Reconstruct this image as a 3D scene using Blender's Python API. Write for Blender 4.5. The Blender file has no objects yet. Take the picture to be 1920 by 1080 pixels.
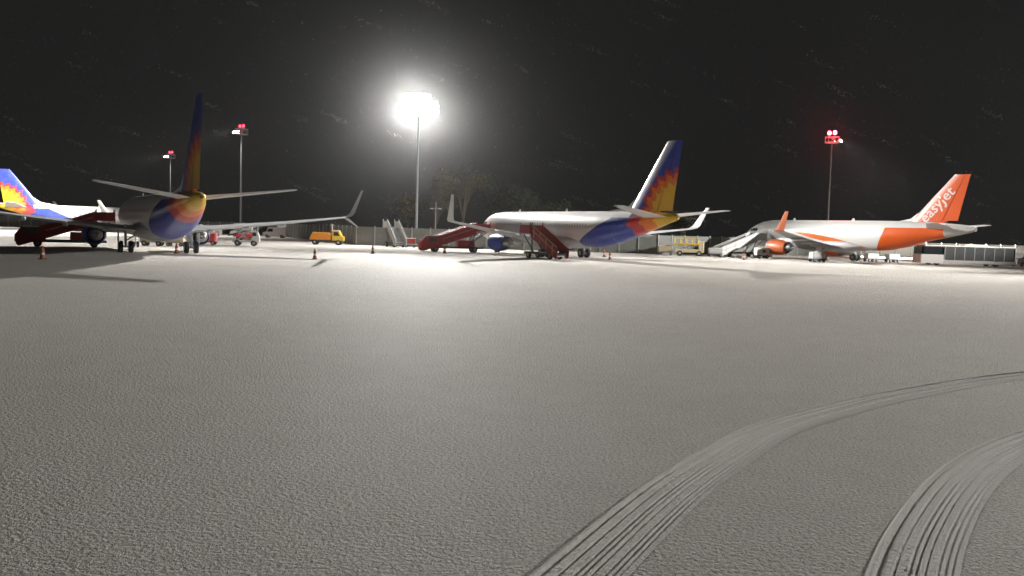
import bpy, bmesh, math, random
from mathutils import Vector, Matrix
random.seed(7)
R = math.radians
S = bpy.context.scene
COL = S.collection

# ------------------------------------------------------------------ camera
cd = bpy.data.cameras.new('camera'); cam = bpy.data.objects.new('camera', cd); COL.objects.link(cam)
cd.sensor_width = 36.0; cd.lens = 1605.4 / 1920 * 36; cd.clip_start = 0.1; cd.clip_end = 2000
cam.matrix_world = (Matrix.Translation((0, 0, 3.14)) @ Matrix.Rotation(R(90 - 3.8985), 4, 'X') @ Matrix.Rotation(R(1.6737), 4, 'Z'))
S.camera = cam
# ------------------------------------------------------------------ night sky
W = bpy.data.worlds.new('World'); S.world = W; W.use_nodes = True
bg = W.node_tree.nodes['Background']
bg.inputs[0].default_value = (1.0, 0.985, 0.96, 1); bg.inputs[1].default_value = 0.0125
_n = W.node_tree.nodes.new('ShaderNodeTexNoise'); _n.inputs['Scale'].default_value = 3.2; _n.inputs['Detail'].default_value = 5
_r = W.node_tree.nodes.new('ShaderNodeMapRange'); _r.inputs[3].default_value = .0085; _r.inputs[4].default_value = .0165
W.node_tree.links.new(_n.outputs[0], _r.inputs[0]); W.node_tree.links.new(_r.outputs[0], bg.inputs[1])
# ------------------------------------------------------------------ exposure
S.view_settings.view_transform = 'Standard'; S.view_settings.look = 'None'
S.view_settings.exposure = 0; S.view_settings.gamma = 1; S.view_settings.use_curve_mapping = False
S.render.engine = 'CYCLES'
S.cycles.use_denoising = True
S.cycles.filter_width = 1.6
S.cycles.max_bounces = 6; S.cycles.volume_bounces = 0; S.cycles.caustics_reflective = False; S.cycles.caustics_refractive = False
S.cycles.sample_clamp_indirect = 4

LAMP_W = 335000.0     # one floodlight bank of the near mast
RIGHT_W = 500000.0    # banks of the mast just beyond the right edge
FAR_W = 650000.0      # banks of the masts farther off
HAZE_D, HAZE_G = 0.000078, 0.95

# ------------------------------------------------------------------ node helpers
class N:
    """a socket with arithmetic"""
    def __init__(s, nt, sock): s.nt = nt; s.s = sock
    def _m(s, op, *a):
        n = s.nt.nodes.new('ShaderNodeMath'); n.operation = op
        for i, v in enumerate((s,) + a):
            if isinstance(v, N): s.nt.links.new(v.s, n.inputs[i])
            else: n.inputs[i].default_value = v
        return N(s.nt, n.outputs[0])
    def __add__(s, o): return s._m('ADD', o)
    def __sub__(s, o): return s._m('SUBTRACT', o)
    def __mul__(s, o): return s._m('MULTIPLY', o)
    def __truediv__(s, o): return s._m('DIVIDE', o)
    def gt(s, o): return s._m('GREATER_THAN', o)
    def lt(s, o): return s._m('LESS_THAN', o)
    def f(s, op, *a): return s._m(op, *a)
def mixc(nt, fac, a, b):
    n = nt.nodes.new('ShaderNodeMix'); n.data_type = 'RGBA'
    if isinstance(fac, N): nt.links.new(fac.s, n.inputs[0])
    else: n.inputs[0].default_value = fac
    for v, i in ((a, 6), (b, 7)):
        if isinstance(v, N): nt.links.new(v.s, n.inputs[i])
        else: n.inputs[i].default_value = (*v, 1)
    return N(nt, n.outputs[2])
def coords(nt):
    tc = nt.nodes.new('ShaderNodeTexCoord'); sp = nt.nodes.new('ShaderNodeSeparateXYZ')
    nt.links.new(tc.outputs['Object'], sp.inputs[0])
    return tc.outputs['Object'], N(nt, sp.outputs[0]), N(nt, sp.outputs[1]), N(nt, sp.outputs[2])
def noise(nt, vec, scale, detail=3, rough=.55):
    n = nt.nodes.new('ShaderNodeTexNoise'); n.inputs['Scale'].default_value = scale
    n.inputs['Detail'].default_value = detail; n.inputs['Roughness'].default_value = rough
    if vec is not None: nt.links.new(vec, n.inputs['Vector'])
    return N(nt, n.outputs[0])
def newmat(name):
    m = bpy.data.materials.new(name); m.use_nodes = True
    return m, m.node_tree, m.node_tree.nodes['Principled BSDF']
def mat(name, c, rough=.5, metal=0., var=.18, scale=2.5, emit=None, estr=0, dirt=.0):
    m, nt, b = newmat(name)
    v, x, y, z = coords(nt)
    n = noise(nt, v, scale, 5)
    k = (n - .5) * (2 * var)
    dark = tuple(max(0, q * (1 - var)) for q in c); lite = tuple(min(1, q * (1 + var)) for q in c)
    col = mixc(nt, n, dark, lite)
    nt.links.new(col.s, b.inputs['Base Color'])
    rr = n * .25 + (rough - .12)
    nt.links.new(rr.s, b.inputs['Roughness'])
    b.inputs['Metallic'].default_value = metal
    if emit:
        b.inputs['Emission Color'].default_value = (*emit, 1); b.inputs['Emission Strength'].default_value = estr
    return m

M = {}
M['white'] = mat('white_paint', (.78, .77, .74), .35, var=.05, scale=.6)
M['letter'] = mat('pale_lettering', (.70, .60, .56), .45, var=.08)
M['wing_grey'] = mat('wing_grey_paint', (.62, .62, .62), .4, var=.08, scale=.8)
M['metal'] = mat('bare_metal', (.6, .6, .6), .35, metal=.8, var=.12)
M['steel'] = mat('galvanised_steel', (.36, .37, .38), .55, metal=.3, var=.15, scale=6)
M['dullsteel'] = mat('dull_steel', (.15, .15, .155), .7, var=.2, scale=3)
M['dark'] = mat('dark_metal', (.05, .05, .055), .5, var=.3)
M['tyre'] = mat('tyre_rubber', (.018, .018, .018), .8, var=.3, scale=8)
M['hub'] = mat('wheel_hub', (.35, .35, .34), .5, metal=.3)
M['glass'] = mat('dark_glass', (.02, .025, .03), .12, var=.2)
M['busglass'] = mat('grey_glass', (.09, .095, .095), .15, var=.25)
M['blind'] = mat('window_blind', (.46, .47, .48), .4, var=.05)
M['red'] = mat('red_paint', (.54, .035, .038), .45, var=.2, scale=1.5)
M['darkred'] = mat('dark_red_paint', (.25, .03, .025), .55, var=.3, scale=2)  # darker and more mottled than the plain red
M['pink'] = mat('pale_red_paint', (.55, .2, .2), .6, var=.2, scale=2)  # pale red, also used for the painted highlight on stair sides
M['cream'] = mat('cream_paint', (.62, .52, .34), .5, var=.15)
M['yellow'] = mat('yellow_paint', (.62, .40, .03), .45, var=.15)
M['orange'] = mat('orange_paint', (.56, .14, .05), .4, var=.08, scale=1)
M['dullorange'] = mat('dull_orange_paint', (.46, .13, .055), .45, var=.12)
M['orangework'] = mat('orange_work_paint', (.62, .22, .02), .5, var=.2)
M['greypaint'] = mat('grey_paint', (.33, .33, .32), .5, var=.15)
M['palegrey'] = mat('pale_grey_paint', (.55, .54, .52), .5, var=.12)
M['blue'] = mat('blue_paint', (.035, .055, .30), .35, var=.1, scale=1)
M['fence'] = mat('fence_sheet', (.15, .155, .14), .6, var=.2, scale=.7)
M['post'] = mat('fence_post_steel', (.36, .36, .34), .55, var=.15, scale=3)
M['bark'] = mat('bark', (.09, .07, .05), .9, var=.35, scale=5)
M['leafA'] = mat('autumn_leaf', (.052, .048, .018), .8, var=.45, scale=1.2)
M['leafB'] = mat('dark_leaf', (.017, .021, .010), .8, var=.45, scale=1.2)
M['lens'] = mat('floodlight_lens', (.8, .8, .8), .2, emit=(1, .985, .95), estr=190)
M['lensfar'] = mat('floodlight_lens_far', (.8, .8, .8), .2, emit=(1, .97, .93), estr=240)
M['beacon'] = mat('red_beacon', (.4, .01, .01), .3, emit=(1, .012, .025), estr=480)
M['beaconfar'] = mat('red_beacon_dim', (.4, .01, .01), .3, emit=(1, .015, .03), estr=22)
M['cone'] = mat('cone_orange', (.34, .085, .03), .7)
M['conewhite'] = mat('cone_white', (.7, .7, .68), .5)

def snow_mat(name, near_bump):
    m, nt, b = newmat(name)
    v, x, y, z = coords(nt)
    big = noise(nt, v, .12, 4); mid = noise(nt, v, 1.1, 4); grain = noise(nt, v, 24, 5, .6)
    c = mixc(nt, big, (.66, .615, .55), (.80, .768, .72)) if near_bump > .5 else mixc(nt, big, (.80, .765, .71), (.86, .83, .78))
    c = mixc(nt, (mid - .35) * (.6 if near_bump > .5 else .2), c, (.56, .50, .44))
    if near_bump > .5:                               # tarmac grit showing through the thin snow
        sp = noise(nt, v, 26, 3, .6)
        k = ((sp * -1 + .475) * 10.0).f('MAXIMUM', 0.0).f('MINIMUM', .55)
        c = mixc(nt, k, c, (.26, .235, .205))
    nt.links.new(c.s, b.inputs['Base Color'])
    b.inputs['Roughness'].default_value = .75
    b.inputs['Specular IOR Level'].default_value = .08
    lumps = noise(nt, v, 16.5, 4, .62); fine = noise(nt, v, 42, 3, .6)
    hgt = lumps * .85 + fine * .25 + mid * .35
    bp = nt.nodes.new('ShaderNodeBump'); bp.inputs['Strength'].default_value = near_bump; bp.inputs['Distance'].default_value = .15 if near_bump > .5 else .09
    nt.links.new(hgt.s, bp.inputs['Height']); nt.links.new(bp.outputs[0], b.inputs['Normal'])
    return m
M['snow'] = snow_mat('fresh_snow', .8)
M['tracksnow'] = snow_mat('pressed_snow', .5)

# airline livery: a sunburst round the tail cone, painted by the position on the aircraft
YEL, ORA, RED, BLU, WHI = (.70, .40, .02), (.68, .17, .015), (.46, .03, .035), (.03, .05, .28), (.78, .77, .74)
def livery(name, fin, edge=0.):
    m, nt, b = newmat(name)
    v, X, Y, Z = coords(nt)
    a = N(nt, Y.s) * -1 + 20.0                       # metres aft of the nose
    dx = a * -1 + 38.6; dz = Z - 4.7
    rad = (dx * dx + dz * dz).f('SQRT')
    th = dz.f('ARCTAN2', dx)
    tri = (th * 3.6 + .35).f('PINGPONG', .5) * 2      # flame tongues
    tri2 = (th * 7.9 + 1.1).f('PINGPONG', .5) * 2
    rr = rad * (tri * .15 + tri2 * .06 + .88)
    if fin: y1, o1, r1 = 3.5, 4.3, 4.8
    else: y1, o1, r1 = 2.3, 4.0, 5.6
    c = mixc(nt, rr.gt(y1), YEL, ORA)
    c = mixc(nt, rr.gt(o1), c, RED)
    c = mixc(nt, rr.gt(r1), c, BLU)
    if fin:
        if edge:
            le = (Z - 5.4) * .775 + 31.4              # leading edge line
            c = mixc(nt, ((a - le) * -1 + (edge + .5)).f('MAXIMUM', 0.)._m('MINIMUM', 1.), c, (.60, .60, .62))  # lamplight on the leading edge, painted in as a pale ramp
    else:
        line = (a - 23.2) * .47 + 1.5
        wh = (Z.f('SUBTRACT', line)).gt(0.)
        wh = wh._m('MULTIPLY', a.lt(31.5))
        wh2 = (Z.gt(4.75))._m('MULTIPLY', a.lt(32.8))
        c = mixc(nt, wh.f('MAXIMUM', wh2), c, WHI)
    n = noise(nt, v, .8, 4)
    c2 = mixc(nt, (n - .45) * .35, c, (.3, .3, .3))
    nt.links.new(c2.s, b.inputs['Base Color']); b.inputs['Roughness'].default_value = .32
    return m
M['liv_body'] = livery('sunburst_fuselage_paint', False)
M['liv_fin'] = livery('sunburst_fin_paint', True)
M['liv_fin_lit_edge'] = livery('sunburst_fin_paint_lit_edge', True, 1.1)
def orange_body():
    m, nt, b = newmat('white_and_orange_fuselage_paint')
    v, X, Y, Z = coords(nt)
    a = Y * -1 + 20.0
    arc = (Z - 1.6) * .62 + 24.4
    arc = arc - (Z - 3.0) * (Z - 3.0) * .12
    reg = a.gt(arc)._m('MULTIPLY', a.lt(33.8))
    top = Z.gt(4.9 - .0)
    reg = reg._m('MULTIPLY', top * -1 + 1.0)
    c = mixc(nt, reg, WHI, (.64, .10, .012))
    mid = (a - 11.0) * -.17 + 4.1                     # sweeping streak along the side
    wid = (a - 10.5)._m('MULTIPLY', (a * -1 + 23.5)) * .009
    st = (Z - mid).f('ABSOLUTE').lt(wid)
    c = mixc(nt, st, c, (.70, .17, .04))
    nt.links.new(c.s, b.inputs['Base Color']); b.inputs['Roughness'].default_value = .32
    return m
M['ora_body'] = orange_body()
def orange_fin():
    m, nt, b = newmat('orange_fin_paint')
    v, X, Y, Z = coords(nt)
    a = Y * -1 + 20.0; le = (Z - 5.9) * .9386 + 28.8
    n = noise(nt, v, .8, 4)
    k = ((a - le) * -1 + 1.15).f('MAXIMUM', 0.)._m('MINIMUM', 1.) * .75  # pale ramp paints the lit leading edge into the orange
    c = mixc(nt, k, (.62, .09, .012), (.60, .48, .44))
    nt.links.new(c.s, b.inputs['Base Color']); b.inputs['Roughness'].default_value = .35
    return m
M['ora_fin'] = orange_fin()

# ------------------------------------------------------------------ mesh helpers
class MB:
    def __init__(s): s.v = []; s.f = []
    def add(s, vs, fs):
        o = len(s.v); s.v += [tuple(p) for p in vs]; s.f += [tuple(i + o for i in q) for q in fs]; return s
    def box(s, c, d, rz=0, ry=0, ch=.0):
        x, y, z = d[0] / 2, d[1] / 2, d[2] / 2
        m = Matrix.Translation(c) @ Matrix.Rotation(rz, 4, 'Z') @ Matrix.Rotation(ry, 4, 'Y')
        k = min(ch, x * .8, y * .8, z * .8)
        if k <= 0:
            vs = [(sx * x, sy * y, sz * z) for sz in (-1, 1) for sx, sy in ((-1, -1), (1, -1), (1, 1), (-1, 1))]
            fs = [(3, 2, 1, 0), (4, 5, 6, 7), (0, 1, 5, 4), (1, 2, 6, 5), (2, 3, 7, 6), (3, 0, 4, 7)]
        else:
            loop = lambda a, b, zz: [(-a + k, -b, zz), (a - k, -b, zz), (a, -b + k, zz), (a, b - k, zz), (a - k, b, zz), (-a + k, b, zz), (-a, b - k, zz), (-a, -b + k, zz)]
            vs = loop(x - k, y - k, -z) + loop(x, y, -z + k) + loop(x, y, z - k) + loop(x - k, y - k, z)
            fs = [tuple(range(7, -1, -1)), tuple(range(24, 32))]
            for r in range(3):
                for i in range(8): fs.append((r * 8 + i, r * 8 + (i + 1) % 8, r * 8 + 8 + (i + 1) % 8, r * 8 + 8 + i))
        return s.add([m @ Vector(p) for p in vs], fs)
    def tube(s, p0, p1, r0, r1=None, n=8, cap=True):
        r1 = r0 if r1 is None else r1
        p0, p1 = Vector(p0), Vector(p1); d = (p1 - p0).normalized()
        u = d.orthogonal().normalized(); w = d.cross(u)
        vs = []
        for p, r in ((p0, r0), (p1, r1)):
            for i in range(n):
                t = 2 * math.pi * i / n; vs.append(p + (u * math.cos(t) + w * math.sin(t)) * r)
        fs = [(i, (i + 1) % n, n + (i + 1) % n, n + i) for i in range(n)]
        if cap: fs += [tuple(range(n - 1, -1, -1)), tuple(range(n, 2 * n))]
        return s.add(vs, fs)
    def loft(s, rings, cap=True, closed=True):
        n = len(rings[0]); vs = [p for r in rings for p in r]; fs = []
        for k in range(len(rings) - 1):
            for i in range(n if closed else n - 1):
                j = (i + 1) % n; fs.append((k * n + i, k * n + j, (k + 1) * n + j, (k + 1) * n + i))
        if cap: fs += [tuple(range(n - 1, -1, -1)), tuple((len(rings) - 1) * n + i for i in range(n))]
        return s.add(vs, fs)
    def prism(s, poly, axis, a0, a1):
        """poly of 2-d points; extruded along axis"""
        def p3(p, t): return {'y': (p[0], t, p[1]), 'x': (t, p[0], p[1]), 'z': (p[0], p[1], t)}[axis]
        return s.loft([[p3(p, a0) for p in poly], [p3(p, a1) for p in poly]])
    def build(s, name, m, parent=None, smooth=False, sharp=35):
        me = bpy.data.meshes.new(name); me.from_pydata(s.v, [], s.f)
        bm = bmesh.new(); bm.from_mesh(me); bmesh.ops.recalc_face_normals(bm, faces=bm.faces); bm.to_mesh(me); bm.free()
        me.materials.append(M[m] if isinstance(m, str) else m)
        if smooth:
            me.polygons.foreach_set('use_smooth', [True] * len(me.polygons))
            try: me.set_sharp_from_angle(angle=R(sharp))
            except Exception: pass
        o = bpy.data.objects.new(name, me); COL.objects.link(o)
        if parent: o.parent = parent
        return o
def tag(o, label=None, cat=None, group=None, kind=None):
    if label: o['label'] = label
    if cat: o['category'] = cat
    if group: o['group'] = group
    if kind: o['kind'] = kind
    return o
def thing(name, label, cat, loc=(0, 0, 0), rz=0, group=None):
    o = bpy.data.objects.new(name, None); COL.objects.link(o)
    o.location = loc; o.rotation_euler = (0, 0, rz); o.empty_display_size = .3
    return tag(o, label, cat, group)
def copy_tree(o, parent=None, first=True):
    c = o.copy(); COL.objects.link(c)
    if parent: c.parent = parent
    for ch in list(o.children): copy_tree(ch, c)
    return c
def dup(o, loc, rz, label, group=None):
    c = copy_tree(o); c.location = loc; c.rotation_euler = (0, 0, rz); c['label'] = label
    if group: c['group'] = group
    return c
def circ(c, r, n, axis='y', sq=1.):
    out = []
    for i in range(n):
        t = 2 * math.pi * i / n; a, b = r * math.cos(t), r * sq * math.sin(t)
        out.append((c[0] + a, c[1], c[2] + b) if axis == 'y' else (c[0], c[1] + a, c[2] + b))
    return out
def wheel(parent, c, r, w, axis='x', name='wheel'):
    """tyre with a hub as its sub-part"""
    ax = Vector((1, 0, 0)) if axis == 'x' else Vector((0, 1, 0))
    c = Vector(c); b = MB(); rings = []
    for t, k in ((-.5, .55), (-.5, .86), (-.36, .97), (0, 1), (.36, .97), (.5, .86), (.5, .55)):
        n = 18; cc = c + ax * (t * w)
        rings.append([(cc.x, cc.y + r * k * math.cos(2 * math.pi * i / n), cc.z + r * k * math.sin(2 * math.pi * i / n)) if axis == 'x' else
                      (cc.x + r * k * math.cos(2 * math.pi * i / n), cc.y, cc.z + r * k * math.sin(2 * math.pi * i / n)) for i in range(n)])
    b.loft(rings); t = b.build(name, 'tyre', parent, True)
    h = MB(); h.tube(c - ax * (w * .53), c + ax * (w * .53), r * .5, n=12); h.build('hub', 'hub', t)
    return t

# ------------------------------------------------------------------ ground
g = MB()
xs = [-390 + 780 * i / 120 for i in range(121)]; ys = [-55 + 465 * i / 90 for i in range(91)]
vs = [(x, y, 0.0) for y in ys for x in xs]
fs = [(j * 121 + i, j * 121 + i + 1, (j + 1) * 121 + i + 1, (j + 1) * 121 + i) for j in range(90) for i in range(120)]
g.add(vs, fs); tag(g.build('snow_ground', 'snow'), kind='structure')

def spline(pts, step=.06):
    out = []
    P = [Vector(p).to_3d() for p in pts]
    P = [P[0] * 2 - P[1]] + P + [P[-1] * 2 - P[-2]]
    for i in range(1, len(P) - 2):
        n = max(2, int((P[i + 1] - P[i]).length / step))
        for k in range(n):
            t = k / n
            a, b, c, d = P[i - 1], P[i], P[i + 1], P[i + 2]
            out.append(.5 * ((2 * b) + (c - a) * t + (2 * a - 5 * b + 4 * c - d) * t * t + (3 * b - a - 3 * c + d) * t ** 3))
    out.append(P[-2]); return out
def track(pts, width, label, seed):
    rnd = random.Random(seed)
    STEP = .07; cl = spline(pts, STEP); NW = 150
    # cross profile: ridges of snow squeezed up between the tread ribs
    grooves = [(.105, .012, .9), (.285, .013, .9), (.45, .012, 1.), (.535, .011, .9), (.625, .010, .9),
               (.775, .010, .9), (.855, .011, .9), (.925, .010, .6)]
    rings = []; chunk = {}; s = 0
    ph = [rnd.uniform(0, 6) for _ in grooves]
    for k, p in enumerate(cl):
        q = cl[min(k + 1, len(cl) - 1)] - cl[max(k - 1, 0)]; q.normalize(); nrm = Vector((q.y, -q.x, 0)); far = max(0, min(1, (p.y - 13) / 9)); wd = width * (1 - .25 * far)
        s += STEP; row = []; fade = 1 - .1 * max(0, min(1, (p.y - 11) / 9))
        wob = [math.sin(s * .7 + f) for f in ph]; dep = [(.75 + .25 * math.sin(s * 1.3 + 2 * f)) * (.85 + .3 * rnd.random()) for f in ph]
        for i in range(NW):
            u = -.05 + 1.10 * i / (NW - 1)
            e = max(0, min(1, min(u + .05, 1.05 - u) / .07)); e = e * e * (3 - 2 * e)
            z = .028 - .017 * max(0, min(1, u)) ** 2 + .020 * math.exp(-((u - .045) / .032) ** 2) + .004 * math.exp(-((u - .965) / .03) ** 2)   # snow pushed up along both edges
            z += .004 * math.sin(u * 21 + s * .3)
            for j, (c, w, d) in enumerate(grooves):
                z -= .031 * d * dep[j] * fade * math.exp(-((u - c - .004 * wob[j]) / (w * 2.1)) ** 4)
            if .075 < u < .135 or .42 < u < .48 or .60 < u < .65:         # blocks broken out by the tread
                key = (int(s / .13), int(u * 20))
                if key not in chunk: chunk[key] = -max(0, rnd.gauss(-.004, .011)) + max(0, rnd.gauss(-.006, .008))
                z += chunk[key] * fade
            z = max(z, .004)
            z = z * e - .005 * (1 - e) + rnd.gauss(0, .0008) * e
            z *= 1 - .25 * far if z > 0 else 1
            v = p + nrm * ((u - .5) * wd); row.append((v.x, v.y, z))
        rings.append(row)
    b = MB(); b.loft(rings, cap=False, closed=False)
    return tag(b.build('tyre_track', 'tracksnow', None, True, 180), label, 'tyre track', 'ridged tyre tracks pressed into the snow')
T1 = [(-1.6, 2.6), (-.55, 5.0), (.7, 7.63), (1.95, 10.1), (3.1, 12.0), (4.45, 13.95), (6.5, 16.0), (8.2, 17.45), (10.8, 19.4), (14, 21.3), (20, 24.2), (30, 28.2)]
T2 = [(1.3, 2.8), (2.62, 5.5), (3.85, 7.86), (4.9, 9.55), (6.14, 11.25), (7.5, 12.75), (9.3, 14.3), (12, 16.2), (16, 18.5), (24, 22.2)]
track(T1, .76, 'long ridged tyre track curving away to the middle distance, the farther-reaching of the pair', 3)
track(T2, .74, 'ridged tyre track in the snow cutting the bottom right corner, the tighter of the pair', 5)

# ------------------------------------------------------------------ fence
fence = thing('perimeter_fence', 'long grey sheet fence with posts closing off the snowy apron behind the aircraft', 'fence')
pts = [(-170, 218), (-62, 216), (-24.5, 133.8), (22, 130.6), (60, 160), (165, 172)]
pmesh = postmesh = None
for (x0, y0), (x1, y1) in zip(pts, pts[1:]):
    L = math.hypot(x1 - x0, y1 - y0); n = max(1, round(L / 3.0)); ang = math.atan2(y1 - y0, x1 - x0); w = L / n
    for k in range(n):
        t = (k + .5) / n; c = (x0 + (x1 - x0) * t, y0 + (y1 - y0) * t, 0)
        if pmesh is None:
            b = MB(); hgt = 2.86
            b.box((0, 0, hgt / 2 + .06), (2.9, .04, hgt))
            for z in (.35, .8, 1.25, 1.7, 2.15, 2.6): b.box((0, -.045, z), (2.86, .05, .10))
            o = b.build('fence_panel', 'fence', fence); pmesh = o.data
            b = MB(); b.box((0, -.08, 1.5), (.13, .13, 3.0)); b.box((0, -.08, 3.02), (.17, .17, .05)); q = b.build('post', 'post', fence); postmesh = q.data
        else:
            o = bpy.data.objects.new('fence_panel', pmesh); COL.objects.link(o); o.parent = fence
            q = bpy.data.objects.new('post', postmesh); COL.objects.link(q); q.parent = fence
        o.location = c; o.rotation_euler = (0, 0, ang); o.scale = (w / 3.0, 1, 1)
        q.location = (x0 + (x1 - x0) * k / n, y0 + (y1 - y0) * k / n, 0); q.rotation_euler = (0, 0, ang)

# ------------------------------------------------------------------ trees behind the fence
def tree(x, y, h, w, leaf, label, seed, n=1700):
    rnd = random.Random(seed)
    t = thing('tree', label, 'tree', (x, y, 0), group='trees beyond the fence')
    b = MB(); b.tube((0, 0, 0), (.1, 0, h * .45), .26, .16, 8); tips = []
    for k in range(9):
        a = rnd.uniform(0, 6.28); z0 = h * rnd.uniform(.22, .45); rr = w * rnd.uniform(.3, .75)
        p = Vector((math.cos(a) * rr, math.sin(a) * rr, h * rnd.uniform(.5, .9)))
        m = Vector((math.cos(a) * rr * .4, math.sin(a) * rr * .4, (z0 + p.z) * .5 + .2))
        b.tube((.05, 0, z0), m, .11, .07, 6); b.tube(m, p, .07, .03, 5); tips.append(p)
        for q in range(2):
            e = p + Vector((rnd.gauss(0, .9), rnd.gauss(0, .9), rnd.gauss(.3, .7))); b.tube(m.lerp(p, .6), e, .04, .015, 4); tips.append(e)
    b.build('trunk', 'bark', t)
    c = MB()
    blobs = [(p, rnd.uniform(.7, 1.5)) for p in tips]
    for k in range(n):
        p, r = rnd.choice(blobs)
        d = Vector((rnd.gauss(0, 1), rnd.gauss(0, 1), rnd.gauss(0, .8))) * r * .55
        q = p + d; s = rnd.uniform(.10, .24)
        u = Vector((rnd.gauss(0, 1), rnd.gauss(0, 1), rnd.gauss(0, 1))).normalized(); v = u.orthogonal().normalized()
        c.add([q - u * s, q + v * s * .6, q + u * s, q - v * s * .6], [(0, 1, 2, 3)])
    me = bpy.data.meshes.new('crown'); me.from_pydata(c.v, [], c.f); me.materials.append(M[leaf])
    o = bpy.data.objects.new('crown', me); COL.objects.link(o); o.parent = t
for k, (x, y, h, w, lf, lab) in enumerate([
    (-13.5, 147, 12.0, 3.4, 'leafA', 'olive autumn tree right behind the near floodlight pole, the yellowest of the row'),
    (-8.8, 148, 13.6, 3.8, 'leafA', 'tall brownish autumn tree just right of the bright floodlight pole'),
    (-3.4, 150, 12.2, 3.6, 'leafB', 'dark leafy tree behind the raised winglet of the middle airliner'),
    (2.0, 149, 11.0, 3.5, 'leafB', 'dark tree showing above the nose of the middle airliner'),
    (8.0, 152, 9.4, 3.4, 'leafB', 'low dark tree behind the roof of the middle airliner'),
    (-18.8, 150, 8.6, 3.0, 'leafA', 'short thin tree behind the fence left of the bright floodlight pole'),
    (25.5, 156, 7.2, 3.0, 'leafB', 'small dark tree between the tail of the middle airliner and the orange tailed one'),
    (31.5, 160, 7.8, 3.2, 'leafB', 'dark tree behind the pale boarding stairs'),
]): tree(x, y, h, w, lf, lab, 40 + k)

# ------------------------------------------------------------------ floodlight masts
def flood(parent, loc, az, lens, tilt=-28, sx=.85, sy=.6):
    b = MB(); b.box((0, 0, 0), (sx, .30, sy), ch=.05); b.box((0, .2, 0), (sx * .6, .16, sy * .6)); b.box((0, -.2, sy / 2 + .01), (sx, .16, .03))
    o = b.build('floodlight', 'dark', parent); o.location = loc; o.rotation_euler = (R(-tilt) * -1, 0, az)
    l = MB(); l.box((0, -.162, 0), (sx * .9, .02, sy * .86), ch=.009); l.build('lens', lens, o)
    return o
def spot(parent, loc, az, tilt, power, cone, blend, col=(1, .985, .952)):
    ld = bpy.data.lights.new('floodlight_beam', 'SPOT'); ld.energy = power; ld.spot_size = R(cone); ld.spot_blend = blend
    ld.shadow_soft_size = .5; ld.color = col
    o = bpy.data.objects.new('floodlight_beam', ld); COL.objects.link(o); o.parent = parent
    o.location = loc; o.rotation_euler = Vector((math.sin(az) * math.cos(tilt), -math.cos(az) * math.cos(tilt), math.sin(tilt))).to_track_quat('-Z', 'Y').to_euler()
    return o
H = 22.0
def mast(loc, rz, label, lens, heads, beams, fr=1.5, red='beacon', hs=(.85, .6), bs=1.):
    t = thing('floodlight_mast', label, 'floodlight mast', loc, rz, 'tall floodlight masts round the apron')
    b = MB(); b.tube((0, 0, 0), (0, 0, .5), .42, .42, 12); b.tube((0, 0, .5), (0, 0, H + .6), .24, .11, 12); b.build('pole', 'steel' if fr > 2 else 'dullsteel', t, True)
    hf = MB()
    ring = circ((0, 0, 0), fr, 16)
    for z in (H - .5, H + (.55 if fr < 2 else 1.2)):
        for i in range(16):
            a0, a1 = 2 * math.pi * i / 16, 2 * math.pi * (i + 1) / 16
            hf.tube((fr * math.cos(a0), fr * math.sin(a0), z), (fr * math.cos(a1), fr * math.sin(a1), z), .05, n=6)
        for i in range(4):
            a0 = math.pi / 2 * i + .4; hf.tube((0, 0, z), (fr * math.cos(a0), fr * math.sin(a0), z), .045, n=6)
    for i in range(8):
        a0 = 2 * math.pi * i / 8; hf.tube((fr * math.cos(a0), fr * math.sin(a0), H - .5), (fr * math.cos(a0), fr * math.sin(a0), H + (.55 if fr < 2 else 1.2)), .04, n=6)
    hf.build('headframe', 'steel', t)
    for az, z in heads:
        a = R(az); flood(t, ((fr + .25) * math.sin(a), -(fr + .25) * math.cos(a), H + z), a, lens, -28, *hs)
    for i, (bx, by) in enumerate(((.5, .3), (-.6, -.2))):
        q = MB(); q.tube((bx, by, H + .6), (bx, by, H + 1.0), .05, n=6); s_ = q.build('beacon', 'dark', t)
        q = MB(); q.loft([[(bx + r * math.cos(k * math.pi / 5), by + r * math.sin(k * math.pi / 5), H + z) for k in range(10)] for r, z in ((.10 * bs, 1.0), (.2 * bs, 1.08), (.22 * bs, 1 + .3 * bs), (.15 * bs, 1 + .45 * bs), (.04 * bs, 1 + .5 * bs))])
        q.build('lamp', red, s_, True)
    for az, tilt, p, cone, bl in beams: spot(t, ((fr + .9) * math.sin(R(az)), -(fr + .9) * math.cos(R(az)), H - .1), R(az), R(tilt), p, cone, bl)
    return t
heads_near = [(az, z) for z in (-1.0, -.1, .8, 1.7) for az in ((-100, -78, -56, -34, -11, 11, 34, 56, 78, 100) if -.5 < z < 1.2 else (-33, -11, 11, 33))]  # lamp rows enlarged into an oval to give the glare its size
mast((-15.9, 140, 0), R(0), 'tall floodlight mast with its dazzling lamps facing the apron, behind the grey fence', 'lens', heads_near,
     [(az, -15, LAMP_W * (.74 if az in (22, 44) else 1), 36, 1.0) for az in (-86, -65, -44, -22, 0, 22, 44, 65)] + [(az, -42, 50000, 110, 1.0) for az in (-60, 0, 60)], 2.6, 'beacon', (1.04, .86))
heads_far = [(az, z) for z in (-.3,) for az in (-50, -17, 17, 50)]
mast((-57.9, 182, 0), R(-62), 'red beaconed floodlight mast just right of the dark tail fin, lamps aimed left', 'lensfar', heads_far,
     [(az, -18, FAR_W, 64, 1.0) for az in (-12, 18)] + [(0, -75, 26000, 130, 1.0)], 1.3, 'beaconfar', (.6, .42))
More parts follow.
